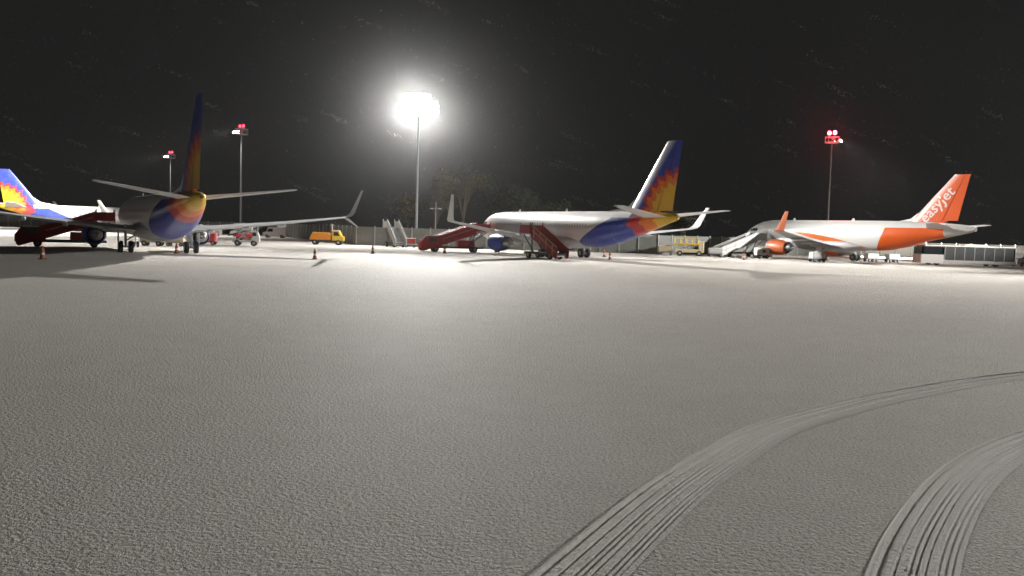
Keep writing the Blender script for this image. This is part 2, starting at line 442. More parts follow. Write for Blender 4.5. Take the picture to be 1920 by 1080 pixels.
mast((-103.2, 258, 0), R(-60), 'smallest and most distant floodlight mast, left of the dark tail fin', 'lensfar', heads_far,
     [(az, -18, FAR_W, 64, 1.0) for az in (-12, 18)] + [(0, -75, 26000, 130, 1.0)], 1.3, 'beaconfar', (.6, .42))
mast((60.2, 165, 0), R(100), 'floodlight mast with red beacons standing behind the orange tailed airliner', 'lensfar', heads_far,
     [(az, -48, FAR_W * 2.2, 84, .8) for az in (-20, 40)], 1.3, 'beacon', (.6, .42), 1.35)
mast((97, 94, 0), R(-70), 'floodlight mast standing beyond the right end of the apron', 'lensfar', heads_far,
     [(az, -13, RIGHT_W, 40, 1.0) for az in (-58, -30, -4, 24, 48)])

# ------------------------------------------------------------------ aircraft
def ap(a, y, z): return (y, 20.0 - a, z)             # metres aft of nose, to starboard, up -> local
def foil(n=9):
    up = []
    for i in range(n):
        x = .5 - .5 * math.cos(math.pi * i / (n - 1)); t = .6 * (.2969 * math.sqrt(x) - .126 * x - .3516 * x * x + .2843 * x ** 3 - .1015 * x ** 4) / .6 * 5
        up.append((x, t))
    return up
def section(le, chord, th, vertical=False, x0=0., x1=1.):
    """closed airfoil ring at leading edge point le=(a,y,z), for the chord share x0..x1"""
    pr = foil(); ring = []
    def half(x):
        return th * 5 * (.2969 * math.sqrt(max(x, 0)) - .126 * x - .3516 * x * x + .2843 * x ** 3 - .1036 * x ** 4)
    n = 8; X = [x0 + (x1 - x0) * (.5 - .5 * math.cos(math.pi * i / n)) for i in range(n + 1)]
    for x in X: ring.append((x, half(x)))
    for x in X[-2:0 if x0 == 0 else None:-1]: ring.append((x, -half(x)))
    out = []
    for x, t in ring:
        if vertical: out.append(ap(le[0] + x * chord, le[1] + t * chord, le[2]))
        else: out.append(ap(le[0] + x * chord, le[1], le[2] + t * chord))
    return out
P737 = dict(
    fus=[(0, 2.85, .06, .06), (.25, 2.87, .42, .40), (.7, 2.92, .74, .72), (1.4, 3.02, 1.06, 1.08), (2.3, 3.18, 1.36, 1.46), (3.2, 3.32, 1.58, 1.74), (4.4, 3.42, 1.77, 1.92), (6.2, 3.46, 1.87, 2.0), (8, 3.46, 1.88, 2.01),
         (17, 3.46, 1.88, 2.01), (26.4, 3.46, 1.88, 2.01), (28, 3.54, 1.86, 1.93), (30, 3.74, 1.74, 1.72), (32, 4.0, 1.52, 1.44), (34, 4.28, 1.24, 1.14), (36, 4.55, .92, .83), (37.4, 4.72, .66, .58)],
    tail=[(37.4, 4.72, .66, .58), (38.3, 4.82, .45, .42), (38.9, 4.88, .28, .28), (39.0, 4.89, .18, .2)],
    wing=[((12.2, 1.5, 2.0), 8.3, .115), ((13.6, 2.4, 2.12), 7.0, .11), ((16.1, 5.8, 2.5), 4.6, .105), ((19.0, 11.4, 3.12), 3.1, .10), ((21.9, 16.9, 3.85), 1.7, .09)],
    winglet=[((21.9, 16.9, 3.85), 1.7, .09, 0), ((22.4, 17.25, 3.98), 1.5, .09, 35), ((22.9, 17.45, 4.3), 1.3, .08, 70), ((24.55, 17.95, 6.55), .55, .07, 78)],
    strake=[((22.4, 17.05, 3.78), 1.2, .08, 120), ((23.7, 17.9, 2.95), .4, .07, 120)],
    stab=[((33.6, .4, 4.85), 4.3, .09), ((34.2, 1.0, 4.93), 3.9, .09), ((37.6, 7.15, 5.75), 1.55, .085)],
    fin=[((31.1, 0, 5.0), 7.0, .085), ((31.5, 0, 5.5), 6.6, .085), ((37.0, 0, 12.5), 2.2, .085)],
    dorsal=[(27.4, 5.38), (31.7, 5.3), (32.6, 6.9), (31.3, 5.98)],
    eng=(4.83, 11.2, 1.52, 1.02, 4.2), gear=(19.7, 2.86), ng=4.1, door=(4.6, 31.0), cockpit_z=3.85)
P320 = dict(
    fus=[(0, 3.1, .06, .06), (.25, 3.12, .5, .48), (.8, 3.2, .9, .9), (1.6, 3.34, 1.26, 1.3), (2.6, 3.5, 1.56, 1.66), (3.8, 3.64, 1.78, 1.92), (5.4, 3.74, 1.93, 2.05), (7, 3.76, 1.975, 2.07),
         (16, 3.76, 1.975, 2.07), (24.2, 3.76, 1.975, 2.07), (26, 3.84, 1.93, 1.98), (28, 4.02, 1.78, 1.76), (30, 4.26, 1.54, 1.46), (32, 4.48, 1.22, 1.16), (33.8, 4.64, .98, .92)],
    tail=[(33.8, 4.64, .98, .92), (35.6, 4.76, .68, .66), (37.0, 4.85, .42, .42), (37.5, 4.88, .28, .28)],
    wing=[((10.9, 1.6, 2.1), 8.0, .12), ((12.0, 2.6, 2.2), 6.9, .11), ((14.6, 6.4, 2.65), 4.6, .105), ((17.4, 11.5, 3.3), 3.0, .10), ((20.2, 16.8, 4.0), 1.6, .09)],
    winglet=[((20.2, 16.8, 4.0), 1.6, .09, 0), ((20.7, 17.15, 4.13), 1.45, .09, 35), ((21.2, 17.35, 4.5), 1.25, .08, 72), ((22.7, 17.8, 6.5), .55, .07, 80)],
    strake=None,
    stab=[((31.0, .5, 4.85), 3.9, .09), ((31.6, 1.1, 4.93), 3.5, .09), ((34.6, 6.2, 5.5), 1.5, .085)],
    fin=[((28.4, 0, 5.4), 6.7, .085), ((28.8, 0, 5.9), 6.3, .085), ((34.3, 0, 11.76), 2.1, .085)],
    dorsal=[(26.6, 5.72), (29.0, 5.6), (29.7, 6.9), (28.7, 6.15)],
    eng=(5.75, 10.0, 1.72, 1.12, 4.4), gear=(17.7, 3.8), ng=5.07, door=(5.3, 29.6), cockpit_z=4.25)
def fring(a, z, hw, hh, n=32):
    return [ap(a, hw * math.sin(2 * math.pi * i / n), z + hh * math.cos(2 * math.pi * i / n)) for i in range(n)]
def interp(st, step=.5):
    out = []
    for (a0, z0, w0, h0), (a1, z1, w1, h1) in zip(st, st[1:]):
        n = max(1, int((a1 - a0) / step))
        for k in range(n):
            t = k / n; out.append((a0 + (a1 - a0) * t, z0 + (z1 - z0) * t, w0 + (w1 - w0) * t, h0 + (h1 - h0) * t))
    out.append(st[-1]); return out
def wl_section(le, chord, th, cant, side):
    n = 7; X = [.5 - .5 * math.cos(math.pi * i / n) for i in range(n + 1)]
    half = lambda x: th * 5 * (.2969 * math.sqrt(x) - .126 * x - .3516 * x * x + .2843 * x ** 3 - .1036 * x ** 4)
    ring = [(x, half(x)) for x in X] + [(x, -half(x)) for x in X[-2:0:-1]]
    c = R(cant)
    return [ap(le[0] + x * chord, side * (le[1] - math.sin(c) * t * chord), le[2] + math.cos(c) * t * chord) for x, t in ring]
def airliner(p, name, label, loc, rz, group, mats, strake=True):
    t = thing(name, label, 'airliner', loc, rz, group)
    b = MB(); b.loft([fring(*s) for s in interp(p['fus'])]); b.build('fuselage', mats['body'], t, True, 60)
    b = MB(); b.loft([fring(*s) for s in interp(p['tail'], .3)]); tc = b.build('tail_cone', mats['tail'], t, True, 50)
    e = p['tail'][-1]; b = MB(); b.tube(ap(e[0] - .05, 0, e[1]), ap(e[0] + .06, 0, e[1]), e[2] * .8, n=14); b.build('exhaust_outlet', 'dark', tc)
    # wing box fairing under the belly
    gx = p['gear'][0]; f0 = p['fus'][9]; b = MB()
    b.loft([[ap(gx + q, s * 1.0, 0) for s in ()] or fring(gx + q, f0[1] - f0[3] + .62 - dz, hw, hh, 24) for q, hw, hh, dz in
            ((-8.2, .5, .3, 0), (-7, 1.5, .72, 0), (-5, 1.95, .92, 0), (0, 2.1, 1.0, 0), (2.5, 1.95, .92, 0), (4.4, 1.4, .7, 0), (5.5, .4, .3, 0))])
    b.build('belly_fairing', 'wing_grey', t, True, 60)
    for sd in (-1, 1):
        b = MB(); mir = lambda ring: [(sd * q[0], q[1], q[2]) for q in ring]
        b.loft([mir(section(*s)) for s in p['wing']]); w = b.build('wing', 'wing_grey', t, True, 40)
        b = MB(); b.loft([wl_section(*s, sd) for s in p['winglet']]); wl = b.build('winglet', mats['winglet'], w, True, 40)
        if p['strake'] and strake:
            b = MB(); b.loft([wl_section(*s, sd) for s in p['strake']]); b.build('strake', mats['winglet'], w, True, 40)
        for yy in (4.6, 7.8, 11.0):                   # flap track fairings
            f = (yy - 1.5) / 15.4; wz = 2.0 + f * 1.9; ta = 20.4 + max(0, yy - 5.8) * .27 - (2 if p is P320 else 0)
            b = MB(); b.loft([circ(ap(ta + q, sd * yy, wz - .22 - dz), r, 10) for q, r, dz in ((-2.2, .05, 0), (-1.4, .19, .06), (0, .21, .06), (.7, .12, .05), (1.0, .04, .04))])
            b.build('flap_fairing', 'wing_grey', w, True)
        b = MB(); b.loft([mir(section(*s)) for s in p['stab']]); b.build('tailplane', 'wing_grey', t, True, 40)
        ey, ea, ez, er, el = p['eng']
        b = MB(); prof = [(0.02, .84), (0, .90), (.12, .97), (.5, 1.04), (1.2, 1.08), (2.0, 1.04), (2.7, .92), (3.1, .80), (3.1, .74)]
        b.loft([circ(ap(ea + q * el / 4.2, sd * ey, ez), er * r, 28, sq=.97) for q, r in prof], cap=False)
        en = b.build('engine', mats['nacelle'], t, True, 60)
        b = MB(); b.loft([circ(ap(ea + q, sd * ey, ez), er * r, 28, sq=.97) for q, r in ((.35, .80), (.02, .845), (-.03, .89), (.05, .95), (.3, 1.015))], cap=False); b.build('intake_lip', 'metal', en, True, 80)
        b = MB(); b.loft([circ(ap(ea + q, sd * ey, ez), er * r, 28) for q, r in ((.5, .8), (.52, .1))]); b.build('fan', 'dark', en)
        b = MB(); b.loft([circ(ap(ea + q, sd * ey, ez), er * r, 20) for q, r in ((2.6, .62), (3.2, .6), (4.0, .42), (4.05, .28), (4.9, .04))]); b.build('exhaust_cone', 'metal', en, True)
        b = MB(); b.loft([[ap(ea + q, sd * ey + s * .16, z) for s, z in ((-1, z0), (1, z0), (1, z1), (-1, z1))] for q, z0, z1 in ((1.0, ez + er * .9, ez + er * 1.04), (2.6, ez + er * .8, ez + er * 1.2), (5.2, ez + er * .62, ez + er * .98))]); b.build('pylon', 'wing_grey', en)
        ga, gy = p['gear']
        b = MB(); b.tube(ap(ga, sd * gy, 2.6), ap(ga, sd * gy, .55), .15, .11, 10); b.tube(ap(ga, sd * (gy - .42), .56), ap(ga, sd * (gy + .42), .56), .09, n=8)
        b.tube(ap(ga - .05, sd * gy, 1.1), ap(ga, sd * (gy - 1.5), 2.1), .07, n=8); b.tube(ap(ga + .1, sd * gy, .8), ap(ga + .5, sd * gy, 1.3), .05, n=6); b.tube(ap(ga + .5, sd * gy, 1.3), ap(ga + .1, sd * gy, 1.8), .05, n=6)
        gr = b.build('main_gear', 'palegrey', t, True)
        b = MB(); b.box(ap(ga, sd * (gy + .62), 1.5), (.06, 1.0, 1.1), ch=.02); b.build('gear_door', 'white', gr)
        for k in (-.44, .44): wheel(gr, ap(ga, sd * gy + k, .565), .565, .38)
    f0, f1, f2 = p['fin']
    b = MB(); b.loft([section(*s, True, 0, .7) for s in p['fin']]); fn = b.build('fin', mats['fin'], t, True, 40)
    b = MB(); b.loft([section(s[0], s[1], s[2], True, .703, 1.0) for s in p['fin'][1:]]); b.build('rudder', mats['fin'], t, True, 40)
    b = MB(); d = p['dorsal']; b.loft([[ap(q[0], y, q[1]) for q in d] for y in (-.10, .10)]); b.build('dorsal_fillet', mats['dorsal'], t)
    ga = p['ng']; b = MB(); b.tube(ap(ga, 0, 2.1), ap(ga, 0, .36), .09, .08, 8); b.tube(ap(ga, -.28, .35), ap(ga, .28, .35), .06, n=8); b.tube(ap(ga, 0, .9), ap(ga - .9, 0, 1.7), .05, n=6)
    gr = b.build('nose_gear', 'palegrey', t, True)
    for k in (-.22, .22): wheel(gr, ap(ga, k, .345), .345, .2)
    # cockpit glazing, doors and the window line follow the skin
    def skin(a, z, off=.012):
        st = p['fus']
        for s0, s1 in zip(st, st[1:]):
            if s0[0] <= a <= s1[0]:
                u = (a - s0[0]) / (s1[0] - s0[0]); zc, hw, hh = [s0[i] + (s1[i] - s0[i]) * u for i in (1, 2, 3)]
                k = max(-1, min(1, (z - zc) / hh)); return hw * math.sqrt(1 - k * k) + off
    cz = p['cockpit_z']
    for sd in (-1, 1):
        for a0, a1, z0, z1 in ((1.95, 2.55, cz - .18, cz + .16), (2.62, 3.2, cz - .16, cz + .26), (3.27, 3.8, cz - .14, cz + .26)):
            b = MB(); nn = 3
            pts = [ap(a0 + (a1 - a0) * i / nn, sd * skin(a0 + (a1 - a0) * i / nn, z, .02), z) for z in (z0, z1) for i in range(nn + 1)]
            b.add(pts, [(i, i + 1, nn + 2 + i, nn + 1 + i) for i in range(nn)]); b.build('cockpit_window', 'glass', t)
        for da in p['door']:
            b = MB(); zs = [p['fus'][9][1] - .62 + (1.8) * i / 6 + (.25 if da > 20 else 0) for i in range(7)]
            rows = [[ap(da + q, sd * skin(da + q, z, .022), z) for q in (-.42, .42)] for z in zs]
            b.loft(rows, cap=False, closed=False); b.build('door', mats['door'], t, True)
        b = MB(); a = 6.8; zc = p['fus'][9][1] + .42
        while a < p['door'][1] - 4.8:
            pts = [ap(a + q, sd * skin(a + q, z, .012), z) for z in (zc - .16, zc, zc + .16) for q in (-.115, .115)]
            b.add(pts, [(0, 1, 3, 2), (2, 3, 5, 4)]); a += .508
        tag(b.build('cabin_windows', 'blind', t), kind='stuff')
    b = MB(); c = p['fus'][9][1] + p['fus'][9][3]
    for a in (9.2, 19.5):
        b = MB(); b.add([ap(a, -.02, c - .02), ap(a + .5, -.02, c - .02), ap(a + .45, -.02, c + .32), ap(a + .25, -.02, c + .32), ap(a, .02, c - .02), ap(a + .5, .02, c - .02), ap(a + .45, .02, c + .32), ap(a + .25, .02, c + .32)],
                              [(0, 1, 2, 3), (7, 6, 5, 4), (0, 3, 7, 4), (1, 5, 6, 2), (3, 2, 6, 7)])
        b.build('aerial', 'white', t)
    return t
SUN = dict(body='liv_body', tail='yellow', winglet='palegrey', nacelle='blue', fin='liv_fin', dorsal='white', door='liv_body')
GA = 'airliners with a blue and yellow sunburst tail'
airA = airliner(P737, 'airliner', 'airliner seen from behind, its dark tail fin standing tall and both tailplanes spread', (-32.9, 79.7, 0), R(31.1), GA, SUN)
airB = dup(airA, (6.3, 101.75, 0), R(32.0), 'white airliner in the middle with a sunburst tail, right of the dazzling floodlight', GA)
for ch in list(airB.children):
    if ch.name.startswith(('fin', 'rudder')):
        ch.material_slots[0].link = 'OBJECT'; ch.material_slots[0].material = M['liv_fin_lit_edge']
    if ch.name.startswith('wing'):
        for s in list(ch.children):
            if s.name.startswith('strake'): bpy.data.objects.remove(s)
airD = dup(airA, (-91, 188, 0), R(-49), 'sunburst tailed airliner cut off by the left edge, nose pointing to the right', GA)
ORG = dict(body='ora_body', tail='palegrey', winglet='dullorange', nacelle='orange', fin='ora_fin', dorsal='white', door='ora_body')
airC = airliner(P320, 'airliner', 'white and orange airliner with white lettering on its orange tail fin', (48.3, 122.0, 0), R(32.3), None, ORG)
# lettering painted up the fin of the orange airliner, both sides
fin = [c for c in airC.children if c.name.startswith('fin')][0]
def fin_text(side):
    cu = bpy.data.curves.new('lettering', 'FONT'); cu.body = 'easyJet'; cu.size = 2.05; cu.offset = .028; cu.extrude = .006; cu.space_character = 1.0; cu.resolution_u = 3
    tmp = bpy.data.objects.new('lettering_src', cu); COL.objects.link(tmp)
    bpy.context.view_layer.update()
    me = bpy.data.meshes.new_from_object(tmp); bpy.data.objects.remove(tmp); me.name = 'lettering'
    (la, _, lz), (ta, _, tz) = P320['fin'][1][0], P320['fin'][2][0]
    d = Vector((ta - la, tz - lz)).normalized(); nrm = Vector((d.y, -d.x))    # along the edge, and aft of it
    w = max(v.co.x for v in me.vertices)
    L = 5.5; k = L / w; start = Vector((la, lz)) + d * 1.15 + nrm * (1.8 if side < 0 else .55)
    for v in me.vertices:
        x, y, z = v.co.x * k, v.co.y * k, v.co.z
        if side < 0: q = start + d * x - nrm * y           # port: reads upward
        else: q = start + d * (L - x) + nrm * y
        s = max(0, min(1, (q.y - 5.9) / 5.86)); chord = 6.3 + (2.1 - 6.3) * s; xl = (q.x - (la + (ta - la) * s)) / chord
        xl = max(.01, min(1, xl)); half = .085 * chord * 5 * (.2969 * math.sqrt(xl) - .126 * xl - .3516 * xl ** 2 + .2843 * xl ** 3 - .1036 * xl ** 4)
        v.co = ap(q.x, side * (half + .012 + z), q.y)
    me.materials.clear(); me.materials.append(M['letter'])
    o = bpy.data.objects.new('lettering', me); COL.objects.link(o); o.parent = fin
fin_text(-1); fin_text(1)

# ------------------------------------------------------------------ boarding stairs (local: top at x=0, foot at +x)
def stairs(name, label, loc, rz, m, mtrim, L=9.2, hp=2.75, group='motorised boarding stairs', cab=True, pm=None):
    t = thing(name, label, 'boarding stairs', loc, rz, group)
    pl = 1.9; W2 = .85; run = L - pl - .4
    def zz(x): return hp - (x - pl) / run * (hp - .35)
    b = MB(); b.box((L * .52, 0, .62), (L * .86, 1.5, .28), ch=.04)
    b.build('chassis', 'dark', t)
    for x in (L * .22, L * .78):
        for s in (-.72, .72): wheel(t, (x, s, .40), .40, .26, axis='y')
    if cab:
        b = MB(); b.prism([(L * .70, .5), (L * .70, 1.7), (L * .76, 2.05), (L * .93, 2.05), (L * 1.0, 1.25), (L * 1.0, .5)], 'y', .9, 1.35); cb = b.build('cab', m, t)
        b = MB(); b.box((L * .845, 1.125, 2.075), (L * .16, .4, .05), ch=.02); b.build('snow_cap', 'tracksnow', cb)
        b = MB(); b.box((L * .84, 1.365, 1.65), (L * .13, .03, .5)); b.build('cab_window', 'glass', cb)
    for s in (-1, 1):                                    # side walls of the flight
        b = MB(); b.prism([(pl - .1, hp - .35), (pl - .1, hp + 1.05), (pl + run, 1.35), (pl + run + .3, 1.25), (pl + run + .3, .25), (pl + run, .1)], 'y', s * W2 - .03, s * W2 + .03)
        sp = b.build('side_panel', m, t)
        b = MB(); b.prism([(pl + .2, hp + .32), (pl + .2, hp + .46), (pl + run - .1, .98), (pl + run - .1, .84)], 'y', s * (W2 + .045) - .012, s * (W2 + .045) + .012); b.build('stripe', 'pink' if m != 'palegrey' else 'greypaint', sp)  # on the red stairs this pale band is a painted highlight
        for q in range(4):
            xx = pl + run * (q + .5) / 4; b = MB(); b.box((xx, s * (W2 + .05), zz(xx) + .42), (.06, .05, 1.15)); b.build('rib', mtrim, sp)
        b = MB(); b.tube((pl, s * (W2 + .06), hp + 1.1), (pl + run + .2, s * (W2 + .06), 1.40), .04, n=6); b.build('handrail', mtrim, sp)
    n = 14
    for k in range(n):
        x = pl + run * (k + .5) / n; b = MB(); b.box((x, 0, zz(x) - .03), (.30, 1.62, .05)); b.build('tread', 'steel', t)
    b = MB(); b.box((pl / 2, 0, hp - .06), (pl, 1.9, .12)); b.build('platform', 'steel', t)
    for s in (-1, 1):
        b = MB(); b.box((pl / 2, s * .93, hp + .5), (pl - .1, .05, .95)); b.box((.06, s * .93, hp + .62), (.09, .09, 1.3)); b.box((pl - .1, s * .93, hp + .62), (.09, .09, 1.3)); b.build('guard_panel', pm or m, t)
    b = MB()
    for s in (-.7, .7):
        b.tube((.5, s, hp - .1), (L * .35, s, .7), .06, n=6); b.tube((pl, s, hp - .15), (L * .30, s, .7), .07, n=6)
    b.build('support_frame', 'dark', t)
    if cab:
        b = MB(); b.box((L * .34, 0, 1.15), (L * .24, 1.4, .85), ch=.06); b.build('engine_housing', m, t)
    return t
psi = R(31.5); pn = math.pi + psi                        # direction out from the port side
dA = (-42.2, 90.8); dB = (-3.3, 112.7); dC = (38.6, 133.0)
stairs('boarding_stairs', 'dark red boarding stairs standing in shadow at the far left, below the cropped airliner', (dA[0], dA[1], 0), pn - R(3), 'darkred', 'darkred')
stairs('boarding_stairs', 'bright red boarding stairs rising to the nose of the middle airliner', (dB[0], dB[1], 0), pn - R(14), 'red', 'red')
stairs('boarding_stairs', 'pale grey boarding stairs rising to the nose of the orange tailed airliner', (dC[0], dC[1], 0), pn - R(4), 'palegrey', 'palegrey', cab=False, pm='palegrey')
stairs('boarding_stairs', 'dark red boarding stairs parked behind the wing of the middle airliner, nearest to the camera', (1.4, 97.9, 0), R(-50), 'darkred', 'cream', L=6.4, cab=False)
# a folded pale set by the fence
stairs('boarding_stairs', 'pale boarding stairs parked end-on against the grey fence', (-19.2, 131.8, 0), R(-60), 'palegrey', 'palegrey', L=5.2, hp=2.9, cab=False)

# ------------------------------------------------------------------ ground vehicles
def vehicle_wheels(t, xs, w, r=.36):
    for x in xs:
        for s in (-1, 1): wheel(t, (x, s * w / 2, r), r, .22, axis='y')
t = thing('gritting_truck', 'orange and yellow winter service truck with a beacon mast, parked by the grey fence', 'service truck', (-28.4, 130.6, 0), R(4))
b = MB(); b.box((0, 0, .62), (5.2, 1.7, .3), ch=.05); b.build('chassis', 'dark', t)
b = MB(); b.prism([(-2.5, .78), (-2.1, 1.75), (.5, 1.75), (.75, .78)], 'y', -.95, .95); b.build('hopper', 'orangework', t)
b = MB(); b.box((1.4, 0, 2.225), (.95, 1.85, .05), ch=.02); b.build('snow_cap', 'tracksnow', t)
b = MB(); b.box((-.9, 0, 1.82), (2.4, 1.3, .16), ch=.04); b.build('load', 'yellow', t)
b = MB(); b.prism([(.9, .7), (.9, 2.2), (1.9, 2.2), (2.25, 1.4), (2.6, 1.3), (2.6, .7)], 'y', -.95, .95); cb = b.build('cab', 'yellow', t)
b = MB(); b.prism([(1.1, 1.42), (1.1, 2.02), (1.75, 2.02), (2.02, 1.42)], 'y', -.965, .965); b.build('cab_window', 'glass', cb)
b = MB(); b.tube((.75, 0, 1.7), (.75, 0, 3.05), .10, n=8); b.box((.75, 0, 3.1), (.3, .3, .2)); b.build('beacon_mast', 'palegrey', t)
vehicle_wheels(t, (-1.7, 1.8), 1.7, .42)
t = thing('service_truck', 'pale high-lift service truck with dark raised body, under the right wing of the rear-view airliner', 'service truck', (-35.1, 112.5, 0), R(12))
b = MB(); b.box((0, 0, .6), (3.2, 1.7, .25), ch=.04); b.build('chassis', 'palegrey', t)
b = MB(); b.box((-.35, 0, 2.45), (2.3, 1.9, .85), ch=.05); b.build('box_body', 'greypaint', t)
b = MB(); b.box((-.35, 0, 2.905), (2.25, 1.85, .06), ch=.02); b.build('snow_cap', 'tracksnow', t)
for s in (-1, 1):
    b = MB(); b.tube((-1.2, s * .7, .7), (.5, s * .7, 2.05), .06, n=6); b.tube((.5, s * .7, .7), (-1.2, s * .7, 2.05), .06, n=6); b.build('scissor_lift', 'steel', t)
b = MB(); b.prism([(.85, .6), (.85, 1.95), (1.45, 1.95), (1.75, 1.2), (1.75, .6)], 'y', -.9, .9); cb = b.build('cab', 'palegrey', t)
b = MB(); b.box((1.15, 0, 1.55), (.5, 1.83, .45)); b.build('cab_window', 'glass', cb)
b = MB(); b.tube((1.55, -.6, .6), (1.55, -.6, 2.9), .06, n=6); b.build('guide_post', 'steel', t)
vehicle_wheels(t, (-1.0, 1.05), 1.6, .38)
t = thing('equipment_cart', 'red box-bodied equipment cart behind the right main wheels of the rear-view airliner', 'equipment cart', (-39.9, 112.0, 0), R(10))
b = MB(); b.box((0, 0, 1.05), (2.0, 1.4, 1.3), ch=.06); b.build('housing', 'red', t)
b = MB(); b.box((-.2, 0, 1.725), (1.4, 1.3, .05), ch=.02); b.build('snow_cap', 'tracksnow', t)
b = MB(); b.box((1.06, 0, 1.1), (.12, 1.2, .95), ch=.03); b.build('end_panel', 'pink', t)
b = MB(); b.box((0, 0, .38), (2.2, 1.2, .14)); b.build('chassis', 'dark', t)
b = MB(); b.tube((.6, 0, 1.7), (.6, 0, 2.35), .12, n=8); b.build('exhaust_stack', 'dark', t)
vehicle_wheels(t, (-.7, .7), 1.2, .3)
t = thing('belt_loader', 'red belt loader with a sloping conveyor, beyond the wing of the rear-view airliner', 'belt loader', (-44.0, 141, 0), R(8))
b = MB(); b.box((0, 0, .75), (3.0, 1.6, .7), ch=.08); b.build('body', 'red', t)
b = MB(); b.box((-.2, .3, 1.6), (5.4, .8, .22), ry=R(-16)); b.build('conveyor', 'dark', t)
b = MB(); b.box((1.0, -.5, 1.3), (.7, .5, .5), ch=.06); b.build('seat', 'pink', t)
vehicle_wheels(t, (-1, 1), 1.5, .36)
t = thing('baggage_tractor', 'cream baggage tractor under the fuselage of the rear-view airliner', 'baggage tractor', (-42.5, 101.0, 0), R(8))
b = MB(); b.box((-.1, 0, .68), (2.4, 1.3, .55), ch=.08); b.box((-.95, 0, 1.05), (.6, 1.2, .3), ch=.05); b.build('body', 'cream', t)
b = MB(); b.box((.35, 0, 1.62), (1.1, 1.2, .08)); [b.tube((x, s * .55, .9), (x, s * .55, 1.6), .035, n=6) for x in (-.15, .85) for s in (-1, 1)]; b.build('canopy', 'cream', t)
b = MB(); b.box((.45, 0, 1.05), (.5, 1.0, .35), ch=.05); b.build('seat', 'dark', t)
vehicle_wheels(t, (-.8, .8), 1.2, .32)
def dolly(label, loc, rz, mload, group, h=1.0, L=2.2):
    t = thing('baggage_dolly', label, 'baggage dolly', loc, rz, group)
    b = MB(); b.box((0, 0, .48), (L, 1.3, .12), ch=.02); b.tube((L / 2, 0, .45), (L / 2 + .7, 0, .3), .04, n=6); b.build('deck', 'steel', t)
    b = MB(); b.box((0, 0, .56 + h / 2), (L * .92, 1.2, h), ch=.05); b.build('load', mload, t)
    b = MB(); b.box((0, 0, .585 + h), (L * .9, 1.16, .05), ch=.02); b.build('snow_cap', 'tracksnow', t)
    vehicle_wheels(t, (-L * .33, L * .33), 1.1, .22)
    return t
GD = 'baggage dollies parked round the aircraft'
dolly('cream loaded dolly beside the cream baggage tractor', (-40.0, 101.5, 0), R(8), 'cream', GD, .75)
dolly('small red dolly in front of the grey fence, right of the end-on pale stairs', (-15.6, 129.8, 0), R(3), 'darkred', GD, .8, 1.8)
t = thing('cargo_loader', 'yellowish cargo loader with a raised deck, behind the tail of the middle airliner', 'cargo loader', (26.3, 128.2, 0), R(-8))
b = MB(); b.box((0, 0, .75), (4.2, 2.0, .5), ch=.05); b.build('chassis', 'cream', t)
b = MB(); b.box((-.4, 0, 1.75), (3.6, 2.1, .28), ch=.03); b.build('deck', 'yellow', t)
for s in (-1, 1):
    b = MB(); b.tube((-1.7, s * .8, .9), (.9, s * .8, 1.65), .07, n=6); b.tube((.9, s * .8, .9), (-1.7, s * .8, 1.65), .07, n=6); b.build('scissor_lift', 'steel', t)
    b = MB()
    for k in range(5): b.tube((-2.1 + k * .85, s * 1.0, 1.85), (-2.1 + k * .85, s * 1.0, 2.6), .04, n=5)
    b.tube((-2.1, s * 1.0, 2.6), (1.3, s * 1.0, 2.6), .04, n=5); b.build('railing', 'yellow', t)
b = MB(); b.box((1.7, -.5, 1.6), (.8, .9, 1.2), ch=.06); b.build('cab', 'cream', t)
vehicle_wheels(t, (-1.4, 1.4), 1.9, .4)
dolly('cream loaded dolly at the left end of the yellowish cargo loader', (22.9, 128.6, 0), R(-12), 'cream', GD, .9)
dolly('pale loaded dolly at the right end of the yellowish cargo loader', (30.1, 127.6, 0), R(-5), 'palegrey', GD, .7)
dolly('grey boxed dolly under the wing of the orange tailed airliner, right of the orange engine', (41.0, 115.5, 0), R(10), 'palegrey', GD, .75, 2.0)
dolly('left one of two white dollies behind the wheels of the orange tailed airliner', (51.6, 123.5, 0), R(8), 'white', GD, .6, 1.8)
dolly('right one of two white dollies behind the wheels of the orange tailed airliner', (55.0, 124.3, 0), R(8), 'white', GD, .6, 1.8)
t = thing('equipment_cart', 'pale ground power cart beside the front wheels of the orange tailed airliner', 'equipment cart', (36.6, 126.2, 0), R(5))
b = MB(); b.box((0, 0, .98), (1.9, 1.3, 1.1), ch=.06); b.build('housing', 'white', t)
b = MB(); b.box((.1, -.66, 1.05), (.5, .03, .45)); b.build('control_panel', 'dark', t)
b = MB(); b.box((0, 0, .36), (2.0, 1.1, .14)); b.build('chassis', 'dark', t); vehicle_wheels(t, (-.6, .6), 1.1, .28)

